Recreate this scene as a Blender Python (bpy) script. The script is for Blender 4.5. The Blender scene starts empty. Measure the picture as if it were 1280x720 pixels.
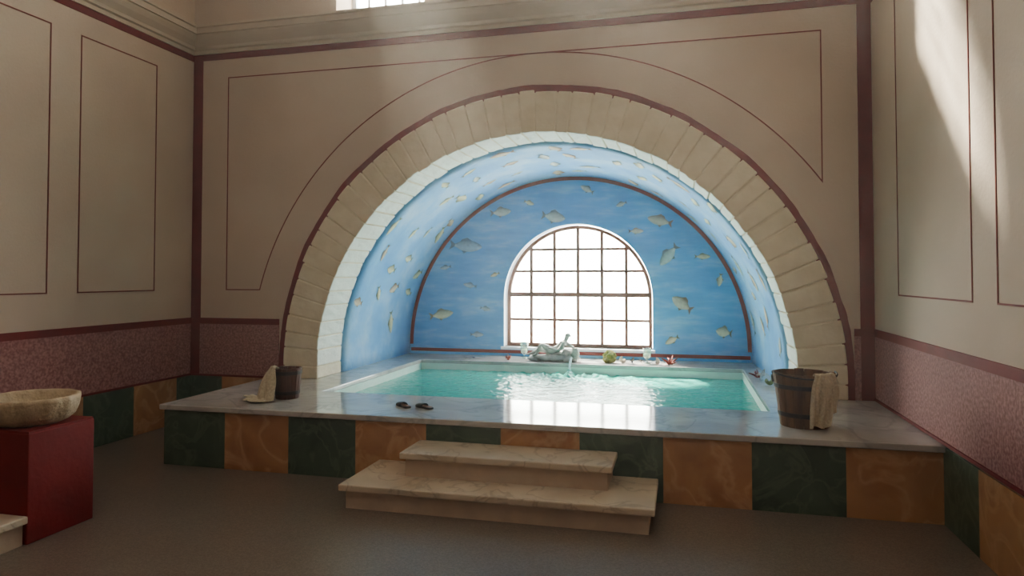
import bpy, bmesh, math, random
from mathutils import Vector, Matrix, noise
random.seed(7)
sc = bpy.context.scene
COL = sc.collection

def lin(c):
    o=[]
    for v in c[:3]:
        v=v/255.0
        o.append(v/12.92 if v<=0.04045 else ((v+0.055)/1.055)**2.4)
    return (o[0],o[1],o[2],1.0)

# ---------------------------------------------------------------- materials
def newmat(name):
    m=bpy.data.materials.new(name); m.use_nodes=True
    nt=m.node_tree
    return m,nt,nt.nodes['Principled BSDF']

def pmat(name,c1,c2=None,scale=5,rough=.7,bump=.0,bscale=None,metal=0,detail=6,lo=.35,hi=.65,stretch=(1,1,1),dist=0.0,spec=.5,coat=0):
    m,nt,b=newmat(name)
    c1=lin(c1); c2=lin(c2) if c2 else c1
    tc=nt.nodes.new('ShaderNodeTexCoord'); mp=nt.nodes.new('ShaderNodeMapping')
    mp.inputs['Scale'].default_value=stretch
    nt.links.new(tc.outputs['Object'],mp.inputs['Vector'])
    n=nt.nodes.new('ShaderNodeTexNoise'); n.inputs['Scale'].default_value=scale
    n.inputs['Detail'].default_value=detail; n.inputs['Distortion'].default_value=dist
    nt.links.new(mp.outputs[0],n.inputs['Vector'])
    r=nt.nodes.new('ShaderNodeValToRGB')
    r.color_ramp.elements[0].position=lo; r.color_ramp.elements[0].color=c1
    r.color_ramp.elements[1].position=hi; r.color_ramp.elements[1].color=c2
    nt.links.new(n.outputs[0],r.inputs[0]); nt.links.new(r.outputs[0],b.inputs['Base Color'])
    b.inputs['Roughness'].default_value=rough; b.inputs['Metallic'].default_value=metal
    b.inputs['Specular IOR Level'].default_value=spec
    if bump:
        n2=nt.nodes.new('ShaderNodeTexNoise'); n2.inputs['Scale'].default_value=bscale or scale*4
        n2.inputs['Detail'].default_value=5
        nt.links.new(mp.outputs[0],n2.inputs['Vector'])
        bp=nt.nodes.new('ShaderNodeBump'); bp.inputs['Strength'].default_value=bump; bp.inputs['Distance'].default_value=.02
        nt.links.new(n2.outputs[0],bp.inputs['Height']); nt.links.new(bp.outputs[0],b.inputs['Normal'])
    return m

def marble(name,base,dark,vein,scale=3,rough=.25,veinw=.06,vs=.45):
    m,nt,b=newmat(name)
    tc=nt.nodes.new('ShaderNodeTexCoord')
    n=nt.nodes.new('ShaderNodeTexNoise'); n.inputs['Scale'].default_value=scale; n.inputs['Detail'].default_value=8; n.inputs['Distortion'].default_value=.6
    nt.links.new(tc.outputs['Object'],n.inputs['Vector'])
    r=nt.nodes.new('ShaderNodeValToRGB')
    r.color_ramp.elements[0].position=.3; r.color_ramp.elements[0].color=lin(dark)
    r.color_ramp.elements[1].position=.68; r.color_ramp.elements[1].color=lin(base)
    nt.links.new(n.outputs[0],r.inputs[0])
    n2=nt.nodes.new('ShaderNodeTexNoise'); n2.inputs['Scale'].default_value=scale*1.3; n2.inputs['Detail'].default_value=6; n2.inputs['Distortion'].default_value=.9
    nt.links.new(tc.outputs['Object'],n2.inputs['Vector'])
    r2=nt.nodes.new('ShaderNodeValToRGB'); cr=r2.color_ramp
    cr.elements[0].position=.5-veinw; cr.elements[0].color=(0,0,0,1)
    cr.elements[1].position=.5+veinw; cr.elements[1].color=(0,0,0,1)
    e=cr.elements.new(.5); e.color=(vs,vs,vs,1)
    nt.links.new(n2.outputs[0],r2.inputs[0])
    mx=nt.nodes.new('ShaderNodeMixRGB'); mx.inputs[2].default_value=lin(vein)
    nt.links.new(r2.outputs[0],mx.inputs[0]); nt.links.new(r.outputs[0],mx.inputs[1])
    nt.links.new(mx.outputs[0],b.inputs['Base Color'])
    b.inputs['Roughness'].default_value=rough
    return m

M_wall=pmat('plaster_cream',(200,182,167),(210,193,178),1.2,.85,.1,40)
M_cornice=pmat('cornice_plaster',(202,188,172),(210,197,182),2,.8,.05)
M_red=pmat('painted_red_band',(112,16,20),(128,26,30),6,.7,.1,50)
M_redline=pmat('painted_red_line',(108,28,22),(132,44,34),9,.7)
M_dado=pmat('dado_mottled_pink',(142,90,92),(182,136,132),48,.75,.1,60,lo=.38,hi=.64,detail=8)
M_green=marble('marble_green',(84,104,86),(58,78,64),(110,128,106),3.0,.35,.05,.45)
M_orange=marble('marble_ochre',(194,150,108),(164,118,82),(212,176,140),2.5,.38,.06,.45)
M_marble=marble('marble_grey_slab',(196,194,190),(166,164,162),(128,130,132),1.6,.11,.03,.4)
M_step=marble('marble_cream_step',(214,202,184),(190,176,158),(150,134,118),2.5,.35,.025,.55)
M_stepface=pmat('step_face_plaster',(184,166,150),(198,180,162),6,.6,.12,30)
M_stone=pmat('voussoir_limewash',(222,210,186),(234,224,202),5,.85,.5,14)
M_soffit=pmat('soffit_limewash',(232,232,224),(240,242,234),5,.85,.5,14)
M_pool=pmat('pool_plaster',(90,206,190),(130,226,208),3,.6,.1)
M_poolwall=pmat('pool_wall_marble',(196,220,210),(218,230,222),3,.4)
M_ceil=pmat('ceiling_plaster',(190,180,165),(205,195,180),2,.9)
M_ped=pmat('pedestal_red',(122,18,24),(138,30,32),4,.65,.15,30)
M_frame=pmat('window_frame_wood',(90,52,40),(124,78,58),20,.6,.2,stretch=(1,1,4))
M_white=pmat('jamb_plaster',(200,212,224),(218,224,230),4,.8)

def floor_mat():
    m,nt,b=newmat('floor_terrazzo')
    tc=nt.nodes.new('ShaderNodeTexCoord')
    v=nt.nodes.new('ShaderNodeTexVoronoi'); v.inputs['Scale'].default_value=120
    nt.links.new(tc.outputs['Object'],v.inputs['Vector'])
    r=nt.nodes.new('ShaderNodeValToRGB'); cr=r.color_ramp
    cr.elements[0].position=0; cr.elements[0].color=lin((122,110,102))
    cr.elements[1].position=1; cr.elements[1].color=lin((144,132,122))
    sp=nt.nodes.new('ShaderNodeSeparateColor'); nt.links.new(v.outputs['Color'],sp.inputs[0])
    nt.links.new(sp.outputs[0],r.inputs[0])
    n=nt.nodes.new('ShaderNodeTexNoise'); n.inputs['Scale'].default_value=1.0; n.inputs['Detail'].default_value=8
    nt.links.new(tc.outputs['Object'],n.inputs['Vector'])
    mx=nt.nodes.new('ShaderNodeMixRGB'); mx.blend_type='MULTIPLY'; mx.inputs[0].default_value=.35
    nt.links.new(r.outputs[0],mx.inputs[1]); nt.links.new(n.outputs[0],mx.inputs[2])
    nt.links.new(mx.outputs[0],b.inputs['Base Color'])
    b.inputs['Roughness'].default_value=.32
    return m
M_floor=floor_mat()

def blue_mat(name,cols,scale,stretch):
    m,nt,b=newmat(name)
    tc=nt.nodes.new('ShaderNodeTexCoord'); mp=nt.nodes.new('ShaderNodeMapping'); mp.inputs['Scale'].default_value=stretch
    nt.links.new(tc.outputs['Object'],mp.inputs['Vector'])
    n=nt.nodes.new('ShaderNodeTexNoise'); n.inputs['Scale'].default_value=scale; n.inputs['Detail'].default_value=9; n.inputs['Roughness'].default_value=.62
    nt.links.new(mp.outputs[0],n.inputs['Vector'])
    r=nt.nodes.new('ShaderNodeValToRGB'); cr=r.color_ramp
    cr.elements[0].position=.28; cr.elements[0].color=lin(cols[0])
    cr.elements[1].position=.75; cr.elements[1].color=lin(cols[2])
    e=cr.elements.new(.5); e.color=lin(cols[1])
    nt.links.new(n.outputs[0],r.inputs[0]); nt.links.new(r.outputs[0],b.inputs['Base Color'])
    b.inputs['Roughness'].default_value=.75
    return m
M_mural=blue_mat('mural_sea_blue',[(62,146,206),(88,168,218),(148,202,228)],2.6,(.7,.7,3.2))
M_vault=blue_mat('mural_vault_blue',[(92,158,218),(124,182,228),(184,212,234)],1.8,(1,1,1))

def fish_mat():
    m,nt,b=newmat('painted_fish')
    a=nt.nodes.new('ShaderNodeVertexColor'); a.layer_name='Col'
    n=nt.nodes.new('ShaderNodeTexNoise'); n.inputs['Scale'].default_value=30
    tc=nt.nodes.new('ShaderNodeTexCoord'); nt.links.new(tc.outputs['Object'],n.inputs['Vector'])
    mx=nt.nodes.new('ShaderNodeMixRGB'); mx.blend_type='OVERLAY'; mx.inputs[0].default_value=.35
    nt.links.new(a.outputs[0],mx.inputs[1]); nt.links.new(n.outputs[0],mx.inputs[2])
    nt.links.new(mx.outputs[0],b.inputs['Base Color']); b.inputs['Roughness'].default_value=.75
    return m
M_fish=fish_mat()

def water_mat():
    m=bpy.data.materials.new('pool_water'); m.use_nodes=True; nt=m.node_tree; nt.nodes.clear()
    out=nt.nodes.new('ShaderNodeOutputMaterial')
    tr=nt.nodes.new('ShaderNodeBsdfTransparent'); tr.inputs[0].default_value=lin((200,248,240))
    df=nt.nodes.new('ShaderNodeBsdfDiffuse'); df.inputs[0].default_value=lin((112,226,208))
    gl=nt.nodes.new('ShaderNodeBsdfGlossy'); gl.inputs['Roughness'].default_value=.04
    fr=nt.nodes.new('ShaderNodeFresnel'); fr.inputs[0].default_value=1.42
    tc=nt.nodes.new('ShaderNodeTexCoord')
    n=nt.nodes.new('ShaderNodeTexNoise'); n.inputs['Scale'].default_value=18; n.inputs['Detail'].default_value=4
    n.inputs['Distortion'].default_value=.6
    nt.links.new(tc.outputs['Object'],n.inputs['Vector'])
    bp=nt.nodes.new('ShaderNodeBump'); bp.inputs['Strength'].default_value=.5; bp.inputs['Distance'].default_value=.022
    nt.links.new(n.outputs[0],bp.inputs['Height'])
    nt.links.new(bp.outputs[0],gl.inputs['Normal']); nt.links.new(bp.outputs[0],fr.inputs['Normal'])
    m1=nt.nodes.new('ShaderNodeMixShader'); m1.inputs[0].default_value=.55
    nt.links.new(tr.outputs[0],m1.inputs[1]); nt.links.new(df.outputs[0],m1.inputs[2])
    m2=nt.nodes.new('ShaderNodeMixShader')
    nt.links.new(fr.outputs[0],m2.inputs[0]); nt.links.new(m1.outputs[0],m2.inputs[1]); nt.links.new(gl.outputs[0],m2.inputs[2])
    nt.links.new(m2.outputs[0],out.inputs[0])
    return m
M_water=water_mat()
def glass_mat(name,tint=(240,248,245),g=.08):
    m=bpy.data.materials.new(name); m.use_nodes=True; nt=m.node_tree; nt.nodes.clear()
    out=nt.nodes.new('ShaderNodeOutputMaterial')
    tr=nt.nodes.new('ShaderNodeBsdfTransparent'); tr.inputs[0].default_value=lin(tint)
    gl=nt.nodes.new('ShaderNodeBsdfGlossy'); gl.inputs['Roughness'].default_value=.02
    mm=nt.nodes.new('ShaderNodeMixShader'); mm.inputs[0].default_value=g
    nt.links.new(tr.outputs[0],mm.inputs[1]); nt.links.new(gl.outputs[0],mm.inputs[2]); nt.links.new(mm.outputs[0],out.inputs[0])
    return m
M_pane=glass_mat('window_glass',(250,252,248),.04)
M_glass=glass_mat('cup_glass',(225,238,232),.22)
M_jet=pmat('water_jet_material',(226,238,238),None,5,.15)
M_wood=pmat('bucket_wood',(86,56,38),(130,92,64),12,.6,.4,40,stretch=(1,1,.15))
M_wooddk=pmat('bucket_wood_dark',(70,38,32),(98,58,46),12,.6,.4,40,stretch=(1,1,.15))
M_iron=pmat('bucket_iron',(42,36,34),(66,58,54),30,.5,.2,metal=.5)
M_cloth=pmat('linen_cloth',(196,184,160),(216,206,184),60,.95,.3,120)
M_statue=pmat('statue_stone',(132,132,128),(172,172,166),14,.6,.3,40)
M_bowl=pmat('basin_travertine',(178,160,134),(204,188,162),10,.6,.6,30)
M_black=pmat('slipper_leather',(28,24,24),(44,38,36),20,.45)
M_tan=pmat('slipper_insole',(110,74,56),(136,96,72),20,.7)
M_wax=pmat('candle_wax',(226,222,206),None,5,.5)
M_moss=pmat('sea_sponge',(110,114,50),(170,164,84),22,.9,.9,40)
M_shell=pmat('sea_shell',(178,156,140),(232,220,208),14,.4,.3)
M_coral=pmat('red_coral',(120,44,36),(160,72,56),18,.7,.4)
M_greenleaf=pmat('green_shell',(66,90,54),(120,130,80),12,.7,.4)
M_dark=pmat('dark_pebble',(40,36,36),(74,66,62),12,.6)

# ---------------------------------------------------------------- mesh helpers
def mk(name,verts,faces,mats,parent=None,smooth=False,fm=None,recalc=True):
    me=bpy.data.meshes.new(name); me.from_pydata([tuple(v) for v in verts],[],faces); me.update()
    if not isinstance(mats,(list,tuple)): mats=[mats]
    for x in mats: me.materials.append(x)
    if fm:
        for p,i in zip(me.polygons,fm): p.material_index=i
    if recalc:
        bm=bmesh.new(); bm.from_mesh(me); bmesh.ops.recalc_face_normals(bm,faces=bm.faces); bm.to_mesh(me); bm.free()
    for p in me.polygons: p.use_smooth=smooth
    o=bpy.data.objects.new(name,me); COL.objects.link(o)
    if parent: o.parent=parent
    return o
def bev(o,w=.01,s=2,ang=30):
    b=o.modifiers.new('bevel','BEVEL'); b.width=w; b.segments=s; b.limit_method='ANGLE'; b.angle_limit=math.radians(ang)
    return o
def empty(name,loc=(0,0,0)):
    e=bpy.data.objects.new(name,None); e.location=loc; e.empty_display_size=.1; COL.objects.link(e); return e
class Acc:
    def __init__(s): s.v=[]; s.f=[]; s.m=[]
    def add(s,v,f,mi=0):
        o=len(s.v); s.v+= [tuple(x) for x in v]; s.f+=[[i+o for i in q] for q in f]; s.m+=([mi]*len(f) if isinstance(mi,int) else mi)
    def box(s,x0,x1,y0,y1,z0,z1,mi=0):
        v=[(x0,y0,z0),(x1,y0,z0),(x1,y1,z0),(x0,y1,z0),(x0,y0,z1),(x1,y0,z1),(x1,y1,z1),(x0,y1,z1)]
        s.add(v,[[0,3,2,1],[4,5,6,7],[0,1,5,4],[1,2,6,5],[2,3,7,6],[3,0,4,7]],mi)
    def lathe(s,prof,c=(0,0,0),n=32,mi=0,wob=None):
        v=[];f=[]
        for k,(r,z) in enumerate(prof):
            for i in range(n):
                a=2*math.pi*i/n; rr=r*(1+(wob(a,k) if wob else 0))
                v.append((c[0]+rr*math.cos(a),c[1]+rr*math.sin(a),c[2]+z))
        for k in range(len(prof)-1):
            for i in range(n):
                j=(i+1)%n; f.append([k*n+i,k*n+j,(k+1)*n+j,(k+1)*n+i])
        s.add(v,f,mi)
    def tube(s,pts,r,n=8,mi=0):
        pts=[Vector(p) for p in pts]; v=[];f=[]
        for k,p in enumerate(pts):
            t=(pts[min(k+1,len(pts)-1)]-pts[max(k-1,0)]).normalized()
            u=t.cross(Vector((0,0,1)))
            if u.length<1e-3: u=Vector((1,0,0))
            u.normalize(); w=t.cross(u)
            rr=r[k] if isinstance(r,(list,tuple)) else r
            for i in range(n):
                a=2*math.pi*i/n; v.append(p+u*rr*math.cos(a)+w*rr*math.sin(a))
        for k in range(len(pts)-1):
            for i in range(n):
                j=(i+1)%n; f.append([k*n+i,k*n+j,(k+1)*n+j,(k+1)*n+i])
        f.append(list(range(n))); f.append([(len(pts)-1)*n+i for i in range(n)])
        s.add(v,f,mi)
    def blob(s,c,r,amp=.15,seed=0,mi=0,sub=3):
        bm=bmesh.new(); bmesh.ops.create_icosphere(bm,subdivisions=sub,radius=1)
        vs=[]
        for q in bm.verts:
            d=1+amp*noise.noise(q.co*1.8+Vector((seed*3.1,seed*1.7,0)))*2
            vs.append((c[0]+q.co.x*r[0]*d,c[1]+q.co.y*r[1]*d,c[2]+q.co.z*r[2]*d))
        fs=[[q.index for q in fc.verts] for fc in bm.faces]; bm.free()
        s.add(vs,fs,mi)
    def obj(s,name,mats,parent=None,smooth=False,recalc=True):
        return mk(name,s.v,s.f,mats,parent,smooth,s.m,recalc)
def boxo(name,x0,x1,y0,y1,z0,z1,mat,parent=None,bw=0):
    a=Acc(); a.box(x0,x1,y0,y1,z0,z1); o=a.obj(name,mat,parent)
    if bw: bev(o,bw)
    return o
def plate(name,loops,plane,a,b,mat,parent=None):
    cu=bpy.data.curves.new(name+'_c','CURVE'); cu.dimensions='2D'; cu.fill_mode='BOTH'; cu.extrude=abs(b-a)/2
    for L in loops:
        s=cu.splines.new('POLY'); s.points.add(len(L)-1)
        for i,(x,y) in enumerate(L): s.points[i].co=(x,y,0,1)
        s.use_cyclic_u=True
    o=bpy.data.objects.new(name+'_c',cu); COL.objects.link(o)
    bpy.context.view_layer.update()
    dg=bpy.context.evaluated_depsgraph_get()
    me=bpy.data.meshes.new_from_object(o.evaluated_get(dg))
    bpy.data.objects.remove(o)
    mid=(a+b)/2; V=[]
    for v in me.vertices:
        x,y,z=v.co
        V.append((x,mid+z,y) if plane=='XZ' else (x,y,mid+z))
    F=[list(p.vertices) for p in me.polygons]
    bm=bmesh.new(); bv=[bm.verts.new(v) for v in V]
    for f in F:
        try: bm.faces.new([bv[i] for i in f])
        except: pass
    bmesh.ops.remove_doubles(bm,verts=bm.verts,dist=1e-5)
    bmesh.ops.recalc_face_normals(bm,faces=bm.faces)
    m2=bpy.data.meshes.new(name); bm.to_mesh(m2); bm.free(); m2.materials.append(mat)
    ob=bpy.data.objects.new(name,m2); COL.objects.link(ob)
    if parent: ob.parent=parent
    return ob
def arc(cx,cz,r,a0,a1,n):
    return [(cx+r*math.cos(a0+(a1-a0)*i/n),cz+r*math.sin(a0+(a1-a0)*i/n)) for i in range(n+1)]
PI=math.pi
def ribbon(name,pts,w,plane,pos,th,mat,closed=False,parent=None):
    n=len(pts); L=[];R=[]
    for i in range(n):
        p=Vector(pts[i])
        if closed: a=Vector(pts[(i-1)%n]); b=Vector(pts[(i+1)%n])
        else: a=Vector(pts[max(i-1,0)]); b=Vector(pts[min(i+1,n-1)])
        t1=(p-a); t2=(b-p)
        t1=t1.normalized() if t1.length>1e-9 else t2.normalized()
        t2=t2.normalized() if t2.length>1e-9 else t1
        n1=Vector((-t1.y,t1.x)); n2=Vector((-t2.y,t2.x)); m=(n1+n2)
        m=m.normalized() if m.length>1e-6 else n1
        k=1/max(.35,m.dot(n1))
        L.append(p+m*w/2*k); R.append(p-m*w/2*k)
    A=Acc()
    def P(q,d): return (q.x,pos+d,q.y) if plane=='XZ' else (pos+d,q.x,q.y)
    v=[];f=[]
    for i in range(n): v+= [P(L[i],0),P(R[i],0),P(L[i],th),P(R[i],th)]
    rng=range(n) if closed else range(n-1)
    for i in rng:
        j=(i+1)%n; a=4*i; b=4*j
        f+=[[a,b,b+1,a+1],[a+2,a+3,b+3,b+2],[a,a+2,b+2,b],[a+1,b+1,b+3,a+3]]
    A.add(v,f); return A.obj(name,mat,parent)

# ---------------------------------------------------------------- dimensions
XL,XR=-5.33,1.655
YB=6.55; YF=-3.0; HC=6.3
YP=4.95; ZP=.51; PXL=-4.28
PX0,PX1,PY0,PY1=-3.30,.70,5.85,8.40
YA=9.05
AC,AR,AZ=-1.365,2.375,.64
RO=2.79
BC,BR=-1.43,2.30
WC,WR,WZ0,WZ1=-1.353,1.0,.635,1.30
PLC,PLZ=-1.378,.62

# ---------------------------------------------------------------- shell
plate('floor',[[(XL-.2,YF-.2),(XR+.2,YF-.2),(XR+.2,YB+.2),(XL-.2,YB+.2)],[(PX0-.05,PY0-.05),(PX1+.05,PY0-.05),(PX1+.05,YB+.1),(PX0-.05,YB+.1)]],'XY',-.12,0,M_floor)
UW=[(-3.56,-2.56),(-1.85,-.85),(-.14,.86)]
UZ0,UZ1=4.38,5.95
outer=[(XL-.3,0),(AC-2.6,0)]+[(AC-2.6,AZ)]+arc(AC,AZ,2.6,PI,0,64)[1:-1]+[(AC+2.6,AZ),(AC+2.6,0),(XR+.3,0),(XR+.3,HC),(XL-.3,HC)]
holes=[[(a,UZ0),(b,UZ0)]+arc((a+b)/2,UZ1-.5,.5,0,PI,20) for a,b in UW]
W_back=plate('wall_back',[outer]+holes,'XZ',YB,YB+.5,M_wall)
W_left=boxo('wall_left',XL-.3,XL,YF,YB+.25,-.1,HC,M_wall)
W_right=boxo('wall_right',XR,XR+.3,YF,YB+.25,-.1,HC,M_wall)
boxo('wall_front',XL-.3,XR+.3,YF-.3,YF,-.1,HC,M_wall)
boxo('ceiling',XL-.3,XR+.3,YF-.3,YB+.5,HC,HC+.2,M_ceil)

for k,(a,b) in enumerate(UW):
    e=empty('window_%d'%(k+2)); c=(a+b)/2
    fo=[(a,UZ0),(b,UZ0)]+arc(c,UZ1-.5,.5,0,PI,20)
    fi=[(a+.05,UZ0+.05),(b-.05,UZ0+.05)]+arc(c,UZ1-.5,.45,0,PI,20)
    plate('frame',[fo,fi],'XZ',YB+.36,YB+.42,M_white,e)
    A=Acc()
    for i in range(1,5):
        x=a+i*.2; z=UZ1-.5+math.sqrt(max(0,.25-(x-c)**2)); A.box(x-.012,x+.012,YB+.37,YB+.41,UZ0,z)
    for j in range(1,7):
        z=UZ0+j*.21; h=.5 if z<UZ1-.5 else math.sqrt(max(.01,.25-(z-UZ1+.5)**2)); A.box(c-h,c+h,YB+.372,YB+.408,z-.012,z+.012)
    A.obj('glazing_bars',M_white,e)
    plate('pane',[fi],'XZ',YB+.388,YB+.392,M_pane,e)

prof=[(0,4.09),(.02,4.09),(.02,4.13),(.045,4.14),(.05,4.17),(.07,4.19),(.10,4.22),(.125,4.26),(.13,4.28),(.15,4.28),(.15,4.34),(.17,4.345),(.17,4.37),(0,4.37)]
v=[];f=[]
for (o_,z) in prof:
    v+=[(XL+o_,YF+o_,z),(XL+o_,YB-o_,z),(XR-o_,YB-o_,z),(XR-o_,YF+o_,z)]
for k in range(len(prof)-1):
    for i in range(4):
        j=(i+1)%4; f.append([4*k+i,4*k+j,4*k+4+j,4*k+4+i])
mk('cornice',v,f,M_cornice)

t=.006
RB=RO+.058
def sb(n,par,*a): return boxo(n,*a,M_red,par)
sb('trim_1',W_back,XL,XR,YB-t,YB,4.02,4.09)
sb('trim_2',W_left,XL,XL+t,YF,YB-t,4.02,4.09)
sb('trim_3',W_right,XR-t,XR,YF,YB-t,4.02,4.09)
sb('trim_4',W_back,XL+t,XL+.125,YB-t*1.3,YB-.0001,.51,4.02)
sb('trim_5',W_back,XR-.12,XR-t,YB-t*1.3,YB-.0001,.51,4.02)
sb('trim_6',W_back,XL+.125,AC-RB,YB-.012,YB,1.07,1.135)
sb('trim_7',W_back,AC+RB,XR-.12,YB-.012,YB,1.07,1.135)
sb('trim_8',W_left,XL,XL+.012,YF,YB-t,1.07,1.135)
sb('trim_9',W_right,XR-.012,XR,YF,YB-t,1.07,1.135)
boxo('dado_back',XL+.125,AC-RB,YB-.010,YB,.51,1.07,M_dado,W_back)
boxo('dado_back_right',AC+RB,XR-.12,YB-.010,YB,.51,1.07,M_dado,W_back)
boxo('dado_left',XL,XL+.010,YF,YB-.012,.51,1.07,M_dado,W_left)
boxo('dado_right',XR-.010,XR,YF,YB-.012,.51,1.07,M_dado,W_right)
A=Acc()
ys=[YB]+[6.32-.595*i for i in range(0,16)]
for i in range(len(ys)-1): A.box(XL,XL+.016,max(YF,ys[i+1]),ys[i],0,.50,i%2)
A.box(XL,XL+.022,YF,YB-.02,.495,.515,2)
A.obj('baseboard_left',[M_green,M_orange,M_red])
A=Acc(); xs=[XL+.016,-4.91,-4.31,-4.0]
for i in range(3): A.box(xs[i],xs[i+1],YB-.016,YB,0,.50,i%2)
A.box(XL+.016,-4.22,YB-.022,YB,.495,.515,2)
A.obj('baseboard_back',[M_green,M_orange,M_red])
A=Acc(); ys=[4.97-.55*i for i in range(0,15)]
for i in range(len(ys)-1): A.box(XR-.016,XR,max(YF,ys[i+1]),ys[i],0,.50,i%2)
A.box(XR-.022,XR,YF,YB-.02,.515,.535,2)
A.obj('baseboard_right',[M_green,M_orange,M_red])

lw=.011
zt=3.81; r3=zt-PLZ
aL=PI-math.asin((1.45-PLZ)/r3); aR=math.acos((1.238-PLC)/r3)
pts=[(-4.876,1.45)]+arc(PLC,PLZ,r3,aL,aR,80)+[(1.238,zt),(-4.876,zt)]
ribbon('painted_line',pts,lw,'XZ',YB-.004,.004,M_redline,True,W_back)
def rect(a,b,c,d): return [(a,c),(b,c),(b,d),(a,d)]
for i in range(6):
    y1=5.99-1.24*i
    ribbon('painted_line',rect(y1-.925,y1,1.45,zt),lw,'YZ',XL,.004,M_redline,True,W_left)
for i in range(5):
    y1=5.88-1.71*i
    ribbon('painted_line',rect(y1-1.38,y1,1.45,zt),lw,'YZ',XR-.004,.004,M_redline,True,W_right)

# ---------------------------------------------------------------- voussoir arch
nb=46
A=Acc(); cuts=[0]
for i in range(1,nb): cuts.append((i+random.uniform(-.13,.13))*PI/nb)
cuts.append(PI)
outr=[]
for i in range(nb):
    a0=cuts[i]+.0018; a1=cuts[i+1]-.0018
    ro=RO+random.uniform(-.012,.012); ri=AR+random.uniform(-.006,.006)
    yf=YB-.03+random.uniform(-.007,.007); outr.append((cuts[i],cuts[i+1],ro))
    n=3; V=[];F=[];MI=[]
    ysn=[yf]+[YB+.01+(.49)*k/4 for k in range(1,5)]
    for y in ysn:
        for k in range(n+1):
            a=a0+(a1-a0)*k/n
            rj=ri+random.uniform(-.005,.005)
            V.append((AC+rj*math.cos(a),y,AZ+rj*math.sin(a)))
        for k in range(n,-1,-1):
            a=a0+(a1-a0)*k/n
            V.append((AC+ro*math.cos(a),y,AZ+ro*math.sin(a)))
    m=2*(n+1)
    F.append(list(range(m))); F.append([(len(ysn)-1)*m+k for k in range(m)]); MI+=[0,0]
    for q in range(len(ysn)-1):
        for k in range(m):
            k2=(k+1)%m; F.append([q*m+k,q*m+k2,(q+1)*m+k2,(q+1)*m+k]); MI.append(1 if k<n else 0)
    A.add(V,F,MI)
A.box(AC-RO,AC-AR,YB-.03,YB+.5,ZP,AZ-.004); A.box(AC+AR,AC+RO,YB-.03,YB+.5,ZP,AZ-.004)
arch=A.obj('voussoir_arch',[M_stone,M_soffit],W_back); bev(arch,.011,2)
plate('arch_mortar',[[(AC-RO+.02,ZP)]+arc(AC,AZ,RO-.02,PI,0,60)+[(AC+RO-.02,ZP),(AC+AR+.012,ZP)]+arc(AC,AZ,AR+.012,0,PI,60)+[(AC-AR-.012,ZP)]],'XZ',YB-.016,YB+.49,M_stone,arch)
V=[];F=[]
pr=[(0,RO)]
for (a0,a1,ro) in outr:
    for tt in (.15,.5,.85): pr.append((a0+(a1-a0)*tt,ro))
pr+=[(PI,RO)]
rs=[p[1] for p in pr]; rs=[sum(rs[max(0,i-2):i+3])/len(rs[max(0,i-2):i+3]) for i in range(len(rs))]
for (a,_),ro in zip(pr,rs):
    for (r_,y) in ((ro-.03,YB-.014),(ro+.06+random.uniform(-.003,.003),YB-.014),(ro+.06,YB)):
        V.append((AC+r_*math.cos(a),y,AZ+r_*math.sin(a)))
for i in range(len(pr)-1):
    F+=[[3*i,3*i+1,3*i+4,3*i+3],[3*i+1,3*i+2,3*i+5,3*i+4]]
band=Acc(); band.add(V,F); band.box(AC-RB,AC-RO+.03,YB-.014,YB,ZP,AZ); band.box(AC+RO-.03,AC+RB,YB-.014,YB,ZP,AZ)
band.obj('trim_10',M_red,W_back)

# ---------------------------------------------------------------- alcove vault
V=[];F=[]; NS=10; NT=64
def vp(tv): 
    return AC+(BC-AC)*tv, (AR-.005)+(BR-AR+.005)*tv
Y0=YB+.5
for s in range(NS+1):
    tv=s/NS; c,r=vp(tv); y=Y0+(YA-.002-Y0)*tv
    V+=[(c-r,y,ZP-.05)]+[(c+r*math.cos(PI-PI*i/NT),y,AZ+r*math.sin(PI-PI*i/NT)) for i in range(NT+1)]+[(c+r,y,ZP-.05)]
m=NT+3
for s in range(NS):
    for i in range(m-1): F.append([s*m+i,s*m+i+1,(s+1)*m+i+1,(s+1)*m+i])
vault=mk('alcove_vault',V,F,M_vault,smooth=True)
sm=vault.modifiers.new('shell','SOLIDIFY'); sm.thickness=.18; sm.offset=1
bm=bmesh.new(); bm.from_mesh(vault.data); bm.faces.ensure_lookup_table()
fc=bm.faces[len(bm.faces)//2]
ctr=Vector((AC,fc.calc_center_median().y,AZ))
if (fc.calc_center_median()-ctr).dot(fc.normal)<0: bmesh.ops.reverse_faces(bm,faces=bm.faces)
bm.to_mesh(vault.data); bm.free()
for p in vault.data.polygons: p.use_smooth=True

wo=[(BC-2.5,-.45),(BC+2.5,-.45),(BC+2.5,AZ)]+arc(BC,AZ,2.5,0,PI,48)[1:]
wh=[(WC-WR,WZ0),(WC+WR,WZ0)]+arc(WC,WZ1,WR,0,PI,40)
aw=plate('wall_alcove',[wo,wh],'XZ',YA,YA+.30,M_mural)
aw.data.materials.append(M_white)
for p in aw.data.polygons:
    c=p.center
    if abs(p.normal.y)<.5 and math.hypot(c.x-WC,max(0,c.z-WZ1))<WR+.05 and c.z>WZ0-.05: p.material_index=1
plate('trim_11',[arc(BC,AZ,BR-.002,PI,0,60)+arc(BC,AZ,BR-.05,0,PI,60)],'XZ',YA-.006,YA,M_red,aw)
boxo('trim_12',BC-BR+.02,BC+BR-.02,YA-.006,YA,.545,.59,M_red,aw)
boxo('trim_13',WC-WR-.03,WC+WR+.03,YA-.05,YA+.28,WZ0-.035,WZ0+.0,M_white,aw)

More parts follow.
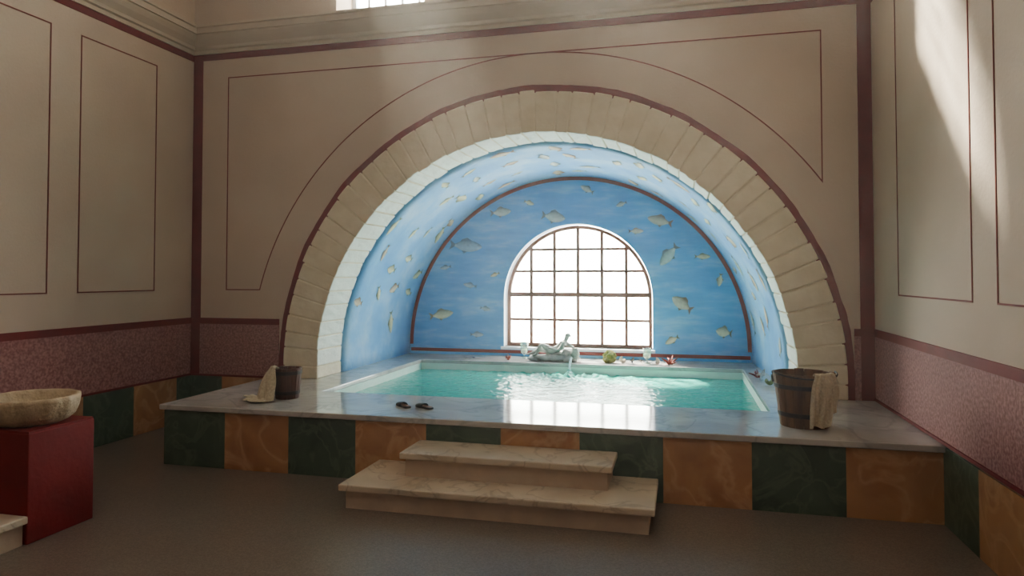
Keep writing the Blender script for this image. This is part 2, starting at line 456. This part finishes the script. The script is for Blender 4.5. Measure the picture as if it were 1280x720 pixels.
win=empty('window_1')
ya,yb=YA+.14,YA+.20
R=WR-.012
fo=[(WC-R,WZ0),(WC+R,WZ0)]+arc(WC,WZ1,R,0,PI,40); R2=R-.045
fi=[(WC-R2,WZ0+.045),(WC+R2,WZ0+.045)]+arc(WC,WZ1,R2,0,PI,40)
plate('frame',[fo,fi],'XZ',ya,yb,M_frame,win)
A=Acc()
for i in (-2,-1,0,1,2):
    x=WC+i*.325; z=WZ1+math.sqrt(R*R-(x-WC)**2)-.02; A.box(x-.019,x+.019,ya+.006,yb-.006,WZ0+.02,z)
for z,w in ((1.0,.017),(1.345,.03),(1.665,.017),(1.965,.017)):
    h=R-.02 if z<WZ1 else math.sqrt(R*R-(z-WZ1)**2)-.02
    A.box(WC-h,WC+h,ya+(.0 if w>.02 else .01),yb-.01,z-w,z+w)
A.obj('glazing_bars',M_frame,win)
plate('pane',[fi],'XZ',ya+.028,ya+.032,M_pane,win)

# ---------------------------------------------------------------- fish mural
V=[];F=[];C=[];EYE=[]
def fish(mapf,L,H,dark,pale):
    st=[(-.5,.02),(-.46,.14),(-.36,.30),(-.2,.44),(0,.48),(.15,.38),(.28,.2),(.36,.1)]
    b=len(V)
    for (x,h) in st:
        for k,(q,cc) in enumerate(((1,dark),(.35,[.4*d+.6*p for d,p in zip(dark,pale)]),(-.4,pale),(-1,[.85*p for p in pale]))):
            V.append(mapf(x*L,q*h*H)); C.append(cc)
    for i in range(len(st)-1):
        for k in range(3): F.append([b+4*i+k,b+4*i+k+1,b+4*i+5+k,b+4*i+4+k])
    def tri(pts,c):
        b=len(V)
        for p in pts: V.append(mapf(p[0]*L,p[1]*H)); C.append(c)
        F.append(list(range(b,b+len(pts))))
    g=[.9*d for d in dark]
    tri([(.34,.1),(.52,.42),(.46,0),(.34,-.1)],g); tri([(.34,-.1),(.46,0),(.52,-.42)],g)
    tri([(-.18,.44),(-.02,.68),(.14,.52),(.18,.34)],g); tri([(-.05,-.46),(.05,-.64),(.12,-.4)],g)
    b=len(V)
    for i in range(6):
        a=i*PI/3; p=mapf(-.38*L+.02*L*math.cos(a),.08*H+.02*L*math.sin(a)); V.append(p); C.append((.03,.03,.03))
    EYE.append([b+i for i in range(6)])
def fish_obj(name,parent):
    me=bpy.data.meshes.new(name); me.from_pydata(V,[],F+EYE); me.materials.append(M_fish)
    ca=me.color_attributes.new('Col','FLOAT_COLOR','POINT')
    for i,c in enumerate(C): ca.data[i].color=(c[0],c[1],c[2],1)
    o=bpy.data.objects.new(name,me); COL.objects.link(o); o.parent=parent
def L3(c): return list(lin(c)[:3])
pal=[(L3((104,122,126)),L3((198,206,198))),(L3((136,112,98)),L3((208,196,176))),(L3((120,130,112)),L3((214,214,184))),(L3((88,128,156)),L3((156,192,208)))]
wallfish=[(-1.203,2.76,.2,.08,-30,0),(-1.66,2.40,.33,.15,170,0),(-.254,2.32,.33,.13,-15,1),(-2.40,2.48,.3,.12,185,0),(-2.90,2.02,.48,.17,175,3),
(-.561,2.19,.2,.07,180,1),(-.145,1.87,.34,.14,50,0),(.278,1.85,.2,.07,180,2),(-2.84,1.47,.2,.07,-10,3),(-3.26,1.06,.36,.13,190,2),(-2.74,.79,.2,.07,180,3),
(.019,1.24,.3,.15,-35,1),(.533,.887,.2,.13,-10,2),(-.11,.77,.2,.08,30,2),(.49,1.55,.17,.07,80,2),(-2.48,1.62,.14,.05,20,2),(-3.2,1.72,.17,.06,10,3),(-2.0,2.60,.15,.06,160,2),(-.75,2.55,.15,.06,20,0),(-2.62,1.15,.15,.06,170,3)]
for (x,z,L,H,ang,p) in wallfish:
    a=math.radians(ang); ca,sa=math.cos(a),math.sin(a)
    fl=-1 if abs(((ang+180)%360)-180)>90 else 1
    def mp(u,w,x=x,z=z,ca=ca,sa=sa,fl=fl):
        w*=fl; return (x+u*ca-w*sa,YA-.004,z+u*sa+w*ca)
    fish(mp,L*.98,H*1.0,*pal[p])
fish_obj('fish_mural',aw)
V=[];F=[];C=[];EYE=[]
rf=random.Random(3)
for j in range(4):
    for i in range(15):
        th=math.radians(8+i*11.7+rf.uniform(-4,4)+(j%2)*5); y=7.3+.46*j+rf.uniform(-.12,.12)
        if th>math.radians(174): continue
        L=rf.uniform(.18,.32); H=L*rf.uniform(.36,.5); a=rf.choice((PI/2,-PI/2,PI/2,0,PI))+rf.uniform(-.5,.5)
        ca,sa=math.cos(a),math.sin(a)
        def mp(u,w,th=th,y=y,ca=ca,sa=sa):
            du=u*ca-w*sa; dw=u*sa+w*ca
            yy=y+dw; tv=(yy-Y0)/(YA-Y0); c,r=vp(tv); t2=th+du/r; rr=r-.006
            return (c+rr*math.cos(t2),yy,AZ+rr*math.sin(t2))
        fish(mp,L,H,*pal[rf.choice((0,1,2,2,1))])
fish_obj('fish_mural_vault',vault)

# ---------------------------------------------------------------- platform, pool
plat=empty('bathing_platform')
o1=[(PXL-.03,YP-.03),(XR,YP-.03),(XR,YB),(AC+AR+.02,YB),(AC+AR+.02,YA),(AC-AR-.02,YA),(AC-AR-.02,YB),(PXL-.03,YB)]
h1=[(PX0,PY0),(PX1,PY0),(PX1,PY1),(PX0,PY1)]
slab=plate('marble_top_slab',[o1,h1],'XY',ZP-.045,ZP,M_marble,plat); bev(slab,.008,2,60)
o2=[(PXL+.02,YP+.02),(XR,YP+.02),(XR,YB),(AC+AR,YB),(AC+AR,YA),(AC-AR,YA),(AC-AR,YB),(PXL+.02,YB)]
h2=[(PX0-.02,PY0-.02),(PX1+.02,PY0-.02),(PX1+.02,PY1+.02),(PX0-.02,PY1+.02)]
plate('platform_core',[o2,h2],'XY',0,ZP-.045,M_stepface,plat)
A=Acc(); w=(XR-PXL)/10
for i in range(10): A.box(PXL+i*w,PXL+(i+1)*w,YP,YP+.02,0,ZP-.045,i%2)
A.box(PXL,PXL+.02,YP+.02,5.55,0,ZP-.045,1); A.box(PXL,PXL+.02,5.55,6.1,0,ZP-.045,0); A.box(PXL,PXL+.02,6.1,YB-.02,0,ZP-.045,1)
A.obj('marble_riser_panels',[M_green,M_orange],plat)
A=Acc(); z0,z1=-.45,ZP-.045; q=.02
A.box(PX0-q,PX0,PY0-q,PY1+q,z0,z1,0); A.box(PX1,PX1+q,PY0-q,PY1+q,z0,z1,0)
A.box(PX0,PX1,PY0-q,PY0,z0,z1,0); A.box(PX0,PX1,PY1,PY1+q,z0,z1,0)
A.box(PX0-q,PX1+q,PY0-q,PY1+q,z0-.03,z0,1)
A.box(PX0,PX0+.35,PY0,PY1,z0,.05,1); A.box(PX0+.35,PX1,PY1-.35,PY1,z0,.05,1)
A.obj('pool_basin',[M_poolwall,M_pool],plat)
# water surface with ripples spreading from the falling jet
JX,JY=-1.335,8.31; NX,NY=400,256; V=[];F=[]
for j in range(NY+1):
    for i in range(NX+1):
        x=PX0+(PX1-PX0)*i/NX; y=PY0+(PY1-PY0)*j/NY; d=math.hypot(x-JX,y-JY)
        amp=.0028+.022*math.exp(-(d/.45)**2)+.010*math.exp(-(d/1.2)**2)
        z=.385+amp*noise.noise(Vector((x*8,y*8,0)))*1.3+amp*.55*math.sin(d*44)*math.exp(-d/.9)+.7*amp*noise.noise(Vector((x*22,y*22,5)))
        z+=.045*math.exp(-(d/.05)**2)
        V.append((x,y,z))
for j in range(NY):
    for i in range(NX):
        k=j*(NX+1)+i; F.append([k,k+1,k+NX+2,k+NX+1])
mk('pool_water',V,F,M_water,smooth=True)

st=empty('entry_steps')
boxo('lower_riser',-2.25,-.20,4.32,YP-.002,0,.125,M_stepface,st)
boxo('lower_tread',-2.29,-.16,4.28,YP-.002,.125,.17,M_step,st,.008)
boxo('upper_riser',-1.92,-.48,4.58,YP-.002,.17,.295,M_stepface,st)
boxo('upper_tread',-1.955,-.445,4.545,YP-.002,.295,.34,M_step,st,.008)

# ---------------------------------------------------------------- pedestal and basin
pd=empty('basin_pedestal')
boxo('pedestal_body',-4.27,-3.78,3.27,3.74,0,.655,M_ped,pd,.006)
A=Acc(); A.box(-4.265,-3.785,3.275,3.735,.655,.668); A.obj('pedestal_cap',M_ped,pd)
A=Acc()
wob=lambda a,k: .02*math.sin(a*14)+.012*math.sin(a*5+1)
pr=[(0,.0),(.17,0),(.205,.014),(.245,.05),(.265,.10),(.272,.145),(.27,.165),(.255,.172),(.235,.164),(.225,.13),(.19,.08),(.12,.05),(0,.04)]
A.lathe(pr,(-4.03,3.50,.668),64,0,wob)
A.obj('stone_basin',M_bowl,smooth=True)
sd=empty('side_step')
boxo('riser',-5.1,-3.80,2.95,3.26,0,.13,M_stepface,sd)
boxo('tread',-5.1,-3.765,2.92,3.265,.13,.175,M_step,sd,.008)

# ---------------------------------------------------------------- buckets
def bucket(name,c,rt,rb,h,wood,ang0=0,handle=True,bands=(.2,.72)):
    e=empty(name,c); A=Acc(); n=18; th=.02
    for i in range(n):
        a0=2*PI*i/n+.006; a1=2*PI*(i+1)/n-.006; dz=random.uniform(-.004,.004)
        V=[]
        for z,r in ((0,rb),(h+dz,rt)):
            for rr in (r,r-th):
                for a in (a0,(a0+a1)/2,a1): V.append((rr*math.cos(a),rr*math.sin(a),z))
        A.add(V,[[0,1,7,6],[1,2,8,7],[3,9,10,4],[4,10,11,5],[0,6,9,3],[2,5,11,8],[6,7,10,9],[7,8,11,10],[0,3,4,1],[1,4,5,2]])
    A.lathe([(0,.02),(rb-.008,.02),(rb-.008,.04),(0,.04)],n=24)
    A.lathe([(rb-.013,.02),(rt-.013,h-.02)],n=36)
    o=A.obj('staves',wood,e); bev(o,.003,1)
    B=Acc()
    for t_ in bands:
        z=h*t_; r=rb+(rt-rb)*t_
        r2=rb+(rt-rb)*(t_+.03/h)
        B.lathe([(r,z),(r+.005,z),(r2+.005,z+.03),(r2,z+.03),(r,z)],n=40)
    if handle:
        for sgn in (1,-1):
            a=ang0; x=sgn*(rt+.004)*math.cos(a); y=sgn*(rt+.004)*math.sin(a)
            B.tube([(x,y,h-.07),(x*1.03,y*1.03,h-.03),(x*1.02,y*1.02,h+.005)],.008)
        pts=[]
        for i in range(17):
            t_=PI*i/16; rr=rt+.008
            lx=rr*math.cos(t_); ly=-rr*math.sin(t_)
            pts.append((lx*math.cos(ang0)-ly*math.sin(ang0), lx*math.sin(ang0)+ly*math.cos(ang0), h+.008-.03*math.sin(t_)))
        B.tube(pts,.006)
    B.obj('iron_hoops',M_iron,e,smooth=False)
    return e
def cloth(parent,rt,rb,h,a0,a1,inn,out,seed=0,flare=0.0,name='draped_cloth'):
    rr=random.Random(seed); V=[];F=[]; NU=60; NV=60
    ph=[rr.uniform(0,6) for _ in range(6)]
    am=(a0+a1)/2
    for j in range(NV+1):
        for i in range(NU+1):
            u=i/NU; so=out*(1-.22*(u-.25)**2*4*.5-.05*math.sin(u*9+ph[1])); s=(inn+.06+so)*j/NV
            if s<inn: z=h-(inn-s); r=rt-.03-(rt-rb)*(inn-s)/h
            elif s<inn+.06:
                t_=(s-inn)/.06*PI; r=rt-.004-.022*math.cos(t_); z=h+.018*math.sin(t_)
            else:
                d=s-inn-.06; z=h-d; r=rt+.018-(rt-rb)*d/h+flare*d
            d=max(0,s-inn-.06)
            k=.4+min(1,d/.1)
            fold=k*(.011*math.sin(u*19+ph[1]+1.5*math.sin(d*7+ph[4]))+.006*math.sin(u*41+ph[2]-6*d)) if s>=inn else 0
            gather=1-.35*math.exp(-((s-inn-.03)/.07)**2)
            half=(a1-a0)/2*gather*(1-.12*min(1,d/.3))
            a=am+(u*2-1)*half+.06*math.sin(d*9+ph[3])+.02*math.sin(u*13+d*20)
            r+=fold+.016*min(1,d/.05)
            if z<.012:
                ex=.012-z; r+=ex*.55; z=.008+.012*abs(math.sin(u*17+ex*40))
            V.append((r*math.cos(a),r*math.sin(a),z))
    for j in range(NV):
        for i in range(NU):
            k=j*(NU+1)+i; F.append([k,k+1,k+NU+2,k+NU+1])
    o=mk(name,V,F,M_cloth,parent,True); s_=o.modifiers.new('t','SOLIDIFY'); s_.thickness=.004; s_.offset=0
    return o
b1=bucket('wooden_bucket',(.873,5.37,ZP),.215,.165,.385,M_wood,ang0=math.radians(10))
cloth(b1,.215,.165,.385,math.radians(-92),math.radians(-28),.14,.37,2)
b2=bucket('wooden_bucket.001',(-3.42,5.45,ZP),.125,.10,.27,M_wooddk,ang0=math.radians(10),bands=(.15,.8),handle=False)
cloth(b2,.125,.10,.27,math.radians(-185),math.radians(-85),.1,.40,5,flare=.42)

# ---------------------------------------------------------------- slippers
def slipper(name,loc,rot):
    e=empty(name,loc); e.rotation_euler=(0,0,rot); e.scale=(.8,.8,.8)
    out=[(0,-.12),(.028,-.115),(.038,-.08),(.036,-.02),(.044,.04),(.044,.08),(.03,.115),(0,.128),(-.028,.115),(-.04,.08),(-.04,.04),(-.032,-.02),(-.036,-.08),(-.028,-.115)]
    n=len(out); V=[(x,y,0) for x,y in out]+[(x,y,.018) for x,y in out]
    F=[list(range(n)),[n+i for i in range(n)]]+[[i,(i+1)%n,n+(i+1)%n,n+i] for i in range(n)]
    o=mk('sole',V,F,M_black,e); bev(o,.004,2)
    V=[(x*.86,y*.9,.0205) for x,y in out]; mk('insole',V,[list(range(n))],M_tan,e)
    V=[];F=[]; NA=12; NB=8
    for j in range(NB+1):
        y=-.01+.133*j/NB; w=.046*math.sqrt(max(.0,1-((max(0,y-.06))/.072)**2)); hh=.034*(1-.45*(j/NB)**1.5)*(w/.046)**.5+.004
        for i in range(NA+1):
            a=PI*i/NA; V.append((w*math.cos(a),y,.012+hh*math.sin(a)))
    for j in range(NB):
        for i in range(NA):
            k=j*(NA+1)+i; F.append([k,k+1,k+NA+2,k+NA+1])
    o=mk('upper',V,F,M_black,e,True); s_=o.modifiers.new('t','SOLIDIFY'); s_.thickness=.004
slipper('slipper',(-2.25,5.32,ZP),math.radians(50))
slipper('slipper.001',(-2.06,5.31,ZP),math.radians(60))

# ---------------------------------------------------------------- statue
def statue(loc):
    stt=empty('reclining_statue',loc)
    J=[((0,0,.135),.052),((.055,-.005,.165),.041),((.11,-.01,.215),.050),((.135,-.01,.245),.040),((.152,-.014,.272),.020),((.162,-.02,.292),.026),((.172,-.026,.322),.030),((.176,-.028,.342),.022),
    ((-.03,-.035,.13),.043),((-.09,-.055,.175),.036),((-.15,-.065,.215),.026),((-.19,-.068,.15),.025),((-.225,-.07,.085),.015),((-.275,-.09,.075),.011),
    ((-.03,.03,.125),.042),((-.11,.02,.135),.034),((-.185,.005,.14),.025),((-.25,-.01,.115),.022),((-.315,-.03,.085),.013),((-.36,-.05,.085),.010),
    ((.125,-.065,.232),.024),((.10,-.095,.185),.018),((.065,-.115,.15),.015),((.02,-.115,.165),.013),((-.03,-.105,.175),.010),((-.06,-.10,.175),.008),
    ((.14,.045,.235),.024),((.19,.045,.205),.018),((.235,.03,.175),.016),((.25,-.02,.19),.012),((.245,-.06,.2),.010)]
    E=[(0,1),(1,2),(2,3),(3,4),(4,5),(5,6),(6,7),(0,8),(8,9),(9,10),(10,11),(11,12),(12,13),(0,14),(14,15),(15,16),(16,17),(17,18),(18,19),(3,20),(20,21),(21,22),(22,23),(23,24),(24,25),(3,26),(26,27),(27,28),(28,29),(29,30)]
    me=bpy.data.meshes.new('figure'); me.from_pydata([j[0] for j in J],E,[]); me.materials.append(M_statue)
    fg=bpy.data.objects.new('figure',me); COL.objects.link(fg); fg.parent=stt
    fg.modifiers.new('skin','SKIN')
    for i,j in enumerate(J): me.skin_vertices[0].data[i].radius=(j[1]*1.15,j[1]*1.15)
    me.skin_vertices[0].data[0].use_root=True
    ss=fg.modifiers.new('sub','SUBSURF'); ss.levels=2; ss.render_levels=2
    A=Acc()
    A.blob((.178,-.018,.338),(.034,.036,.028),.12,4); A.blob((.205,.0,.325),(.014,.014,.014),.1,5)
    A.blob((.163,-.056,.318),(.005,.007,.008),.0,1,sub=2); A.blob((.164,-.05,.303),(.009,.006,.004),.0,1,sub=2)
    A.obj('head_details',M_statue,stt,smooth=True)
    A=Acc()
    A.blob((0,0,.04),(.30,.12,.055),.2,1); A.blob((-.22,-.02,.035),(.11,.10,.045),.25,2); A.blob((.2,.01,.06),(.11,.11,.085),.25,3); A.blob((.05,.02,.08),(.16,.09,.05),.3,8)
    A.obj('rock_base',M_statue,stt,smooth=True)
    A=Acc(); A.lathe([(0,0),(.03,0),(.05,.03),(.06,.07),(.05,.11),(.03,.13),(.038,.145),(.0,.14)],(.275,-.05,.035),24)
    A.obj('urn',M_statue,stt,smooth=True)
    A=Acc(); pts=[]
    for i in range(12):
        t_=i/11; pts.append((.24,-.12-.19*t_,.06-.175*t_*t_))
    A.tube(pts,[.013+.005*(i%2) for i in range(12)],10); A.obj('water_jet',M_jet,stt,smooth=True)
statue((-1.575,8.62,ZP))

def cup(name,x,y,h=.17):
    e=empty(name,(x,y,ZP)); A=Acc()
    A.lathe([(0,0),(.04,0),(.038,.008),(.01,.015),(.008,.05),(.03,.065),(.05,.09),(.054,h),(.05,h),(.046,.09),(.026,.07),(0,.068)],n=28)
    A.obj('goblet',M_glass,e,smooth=True)
    B=Acc(); B.lathe([(0,.072),(.024,.072),(.04,.09),(.042,.12),(0,.122)],n=20); B.obj('candle_wax',M_wax,e,smooth=True)
cup('glass_candle_holder',-2.01,8.80,.22); cup('glass_candle_holder.001',-.41,8.66,.19)
A=Acc(); A.blob((0,0,.07),(.085,.07,.075),.25,5,0,4); o=A.obj('sea_sponge',M_moss,smooth=True); o.location=(-.87,8.62,ZP)
def shell(name,x,y,s,mat,seed):
    V=[];F=[]; nA=14; nB=60
    for j in range(nB+1):
        t_=j/nB*3.2*2*PI; k=math.exp(-.16*t_); R_=s*.55*k
        cz=s*1.3*(1-k); tr=s*.5*k
        for i in range(nA):
            a=2*PI*i/nA; rr=R_+tr*math.cos(a); V.append((cz-s*.3,rr*math.sin(t_),rr*math.cos(t_)*.9+tr*math.sin(a)*.3+s*.55))
    for j in range(nB):
        for i in range(nA):
            i2=(i+1)%nA; F.append([j*nA+i,j*nA+i2,(j+1)*nA+i2,(j+1)*nA+i])
    o=mk(name,V,F,mat,None,True); zm=min(v[2] for v in V); o.location=(x,y,ZP-zm); o.rotation_euler=(0,0,seed*1.3)
shell('sea_shell',-.70,8.60,.06,M_shell,1); shell('sea_shell.001',-.58,8.64,.05,M_dark,2); shell('sea_shell.002',-.29,8.60,.055,M_shell,4)
shell('sea_shell.003',.83,7.55,.08,M_shell,2); shell('sea_shell.004',.86,7.25,.07,M_greenleaf,3); shell('sea_shell.005',-.48,8.60,.045,M_shell,5)
def coral(name,x,y,s,seed):
    rr=random.Random(seed); A=Acc()
    for i in range(8):
        a=rr.uniform(0,2*PI); l=s*rr.uniform(.7,1.2); e=rr.uniform(.3,1.1)
        p=[(0,0,.01),(l*.5*math.cos(a)*math.cos(e),l*.5*math.sin(a)*math.cos(e),.01+l*.5*math.sin(e)),(l*math.cos(a+.3)*math.cos(e),l*math.sin(a+.3)*math.cos(e),.01+l*.9*math.sin(e))]
        A.tube(p,[s*.13,s*.1,s*.05],7)
    A.blob((0,0,s*.12),(s*.3,s*.3,s*.14),.2,seed)
    o=A.obj(name,M_coral,smooth=True); o.location=(x,y,ZP)
coral('red_coral',-.13,8.62,.12,1); coral('red_coral.001',-2.18,8.62,.07,5); coral('red_coral.002',.80,7.75,.09,7)

# ---------------------------------------------------------------- haze in the room air
hz=boxo('room_haze',XL+.03,XR-.03,YF+.03,YB-.2,.93,HC-.15,M_ceil)
hm=bpy.data.materials.new('haze'); hm.use_nodes=True; nt=hm.node_tree; nt.nodes.clear()
out=nt.nodes.new('ShaderNodeOutputMaterial'); vs=nt.nodes.new('ShaderNodeVolumeScatter')
vs.inputs['Color'].default_value=(1,.96,.92,1); vs.inputs['Density'].default_value=.017; vs.inputs['Anisotropy'].default_value=.62
nt.links.new(vs.outputs[0],out.inputs['Volume']); hz.data.materials[0]=hm

# ---------------------------------------------------------------- light
w=bpy.data.worlds.new('World'); sc.world=w; w.use_nodes=True
bg=w.node_tree.nodes['Background']; bg.inputs[0].default_value=(1,.99,.97,1); bg.inputs[1].default_value=24
def area(name,loc,target,sx_,sy_,power,color=(1,1,1),portal=False):
    l=bpy.data.lights.new(name,'AREA'); l.shape='RECTANGLE'; l.size=sx_; l.size_y=sy_; l.energy=power; l.color=color
    o=bpy.data.objects.new(name,l); COL.objects.link(o); o.location=loc
    o.rotation_euler=(Vector(target)-Vector(loc)).to_track_quat('-Z','Y').to_euler()
    if portal: l.cycles.is_portal=True
    return o
area('portal_alcove',(WC,YA+.32,1.47),(WC,0,1.47),2.05,1.75,1,portal=True)
for k,(a,b) in enumerate(UW): area('portal_high_%d'%k,((a+b)/2,YB+.52,5.16),((a+b)/2,0,5.16),1.05,1.65,1,portal=True)
area('room_fill',(-1.8,1.2,HC-.1),(-1.8,1.6,0),5,4,56,(1,.89,.79))  # added overhead fill to lift the room, not an actual ceiling lamp
s=bpy.data.lights.new('sun','SUN'); s.energy=46; s.angle=math.radians(4); s.color=(1,.93,.82)
so=bpy.data.objects.new('sun',s); COL.objects.link(so); so.rotation_euler=Vector((3,-4.6,-5.2)).to_track_quat('-Z','Y').to_euler()
so.location=(-4,12,8)

# ---------------------------------------------------------------- camera
cam=bpy.data.cameras.new('camera'); co=bpy.data.objects.new('camera',cam); COL.objects.link(co)
PITCH=1.5
co.location=(0,0,1.6); co.rotation_euler=(math.radians(90+PITCH),0,math.radians(13.9))
cam.sensor_width=36; cam.lens=23.9
cam.shift_y=-(15+850*math.tan(math.radians(PITCH)))/1280
cam.clip_start=.05
sc.camera=co
sc.view_settings.view_transform='AgX'
sc.view_settings.look='AgX - Medium High Contrast'
sc.view_settings.exposure=.12
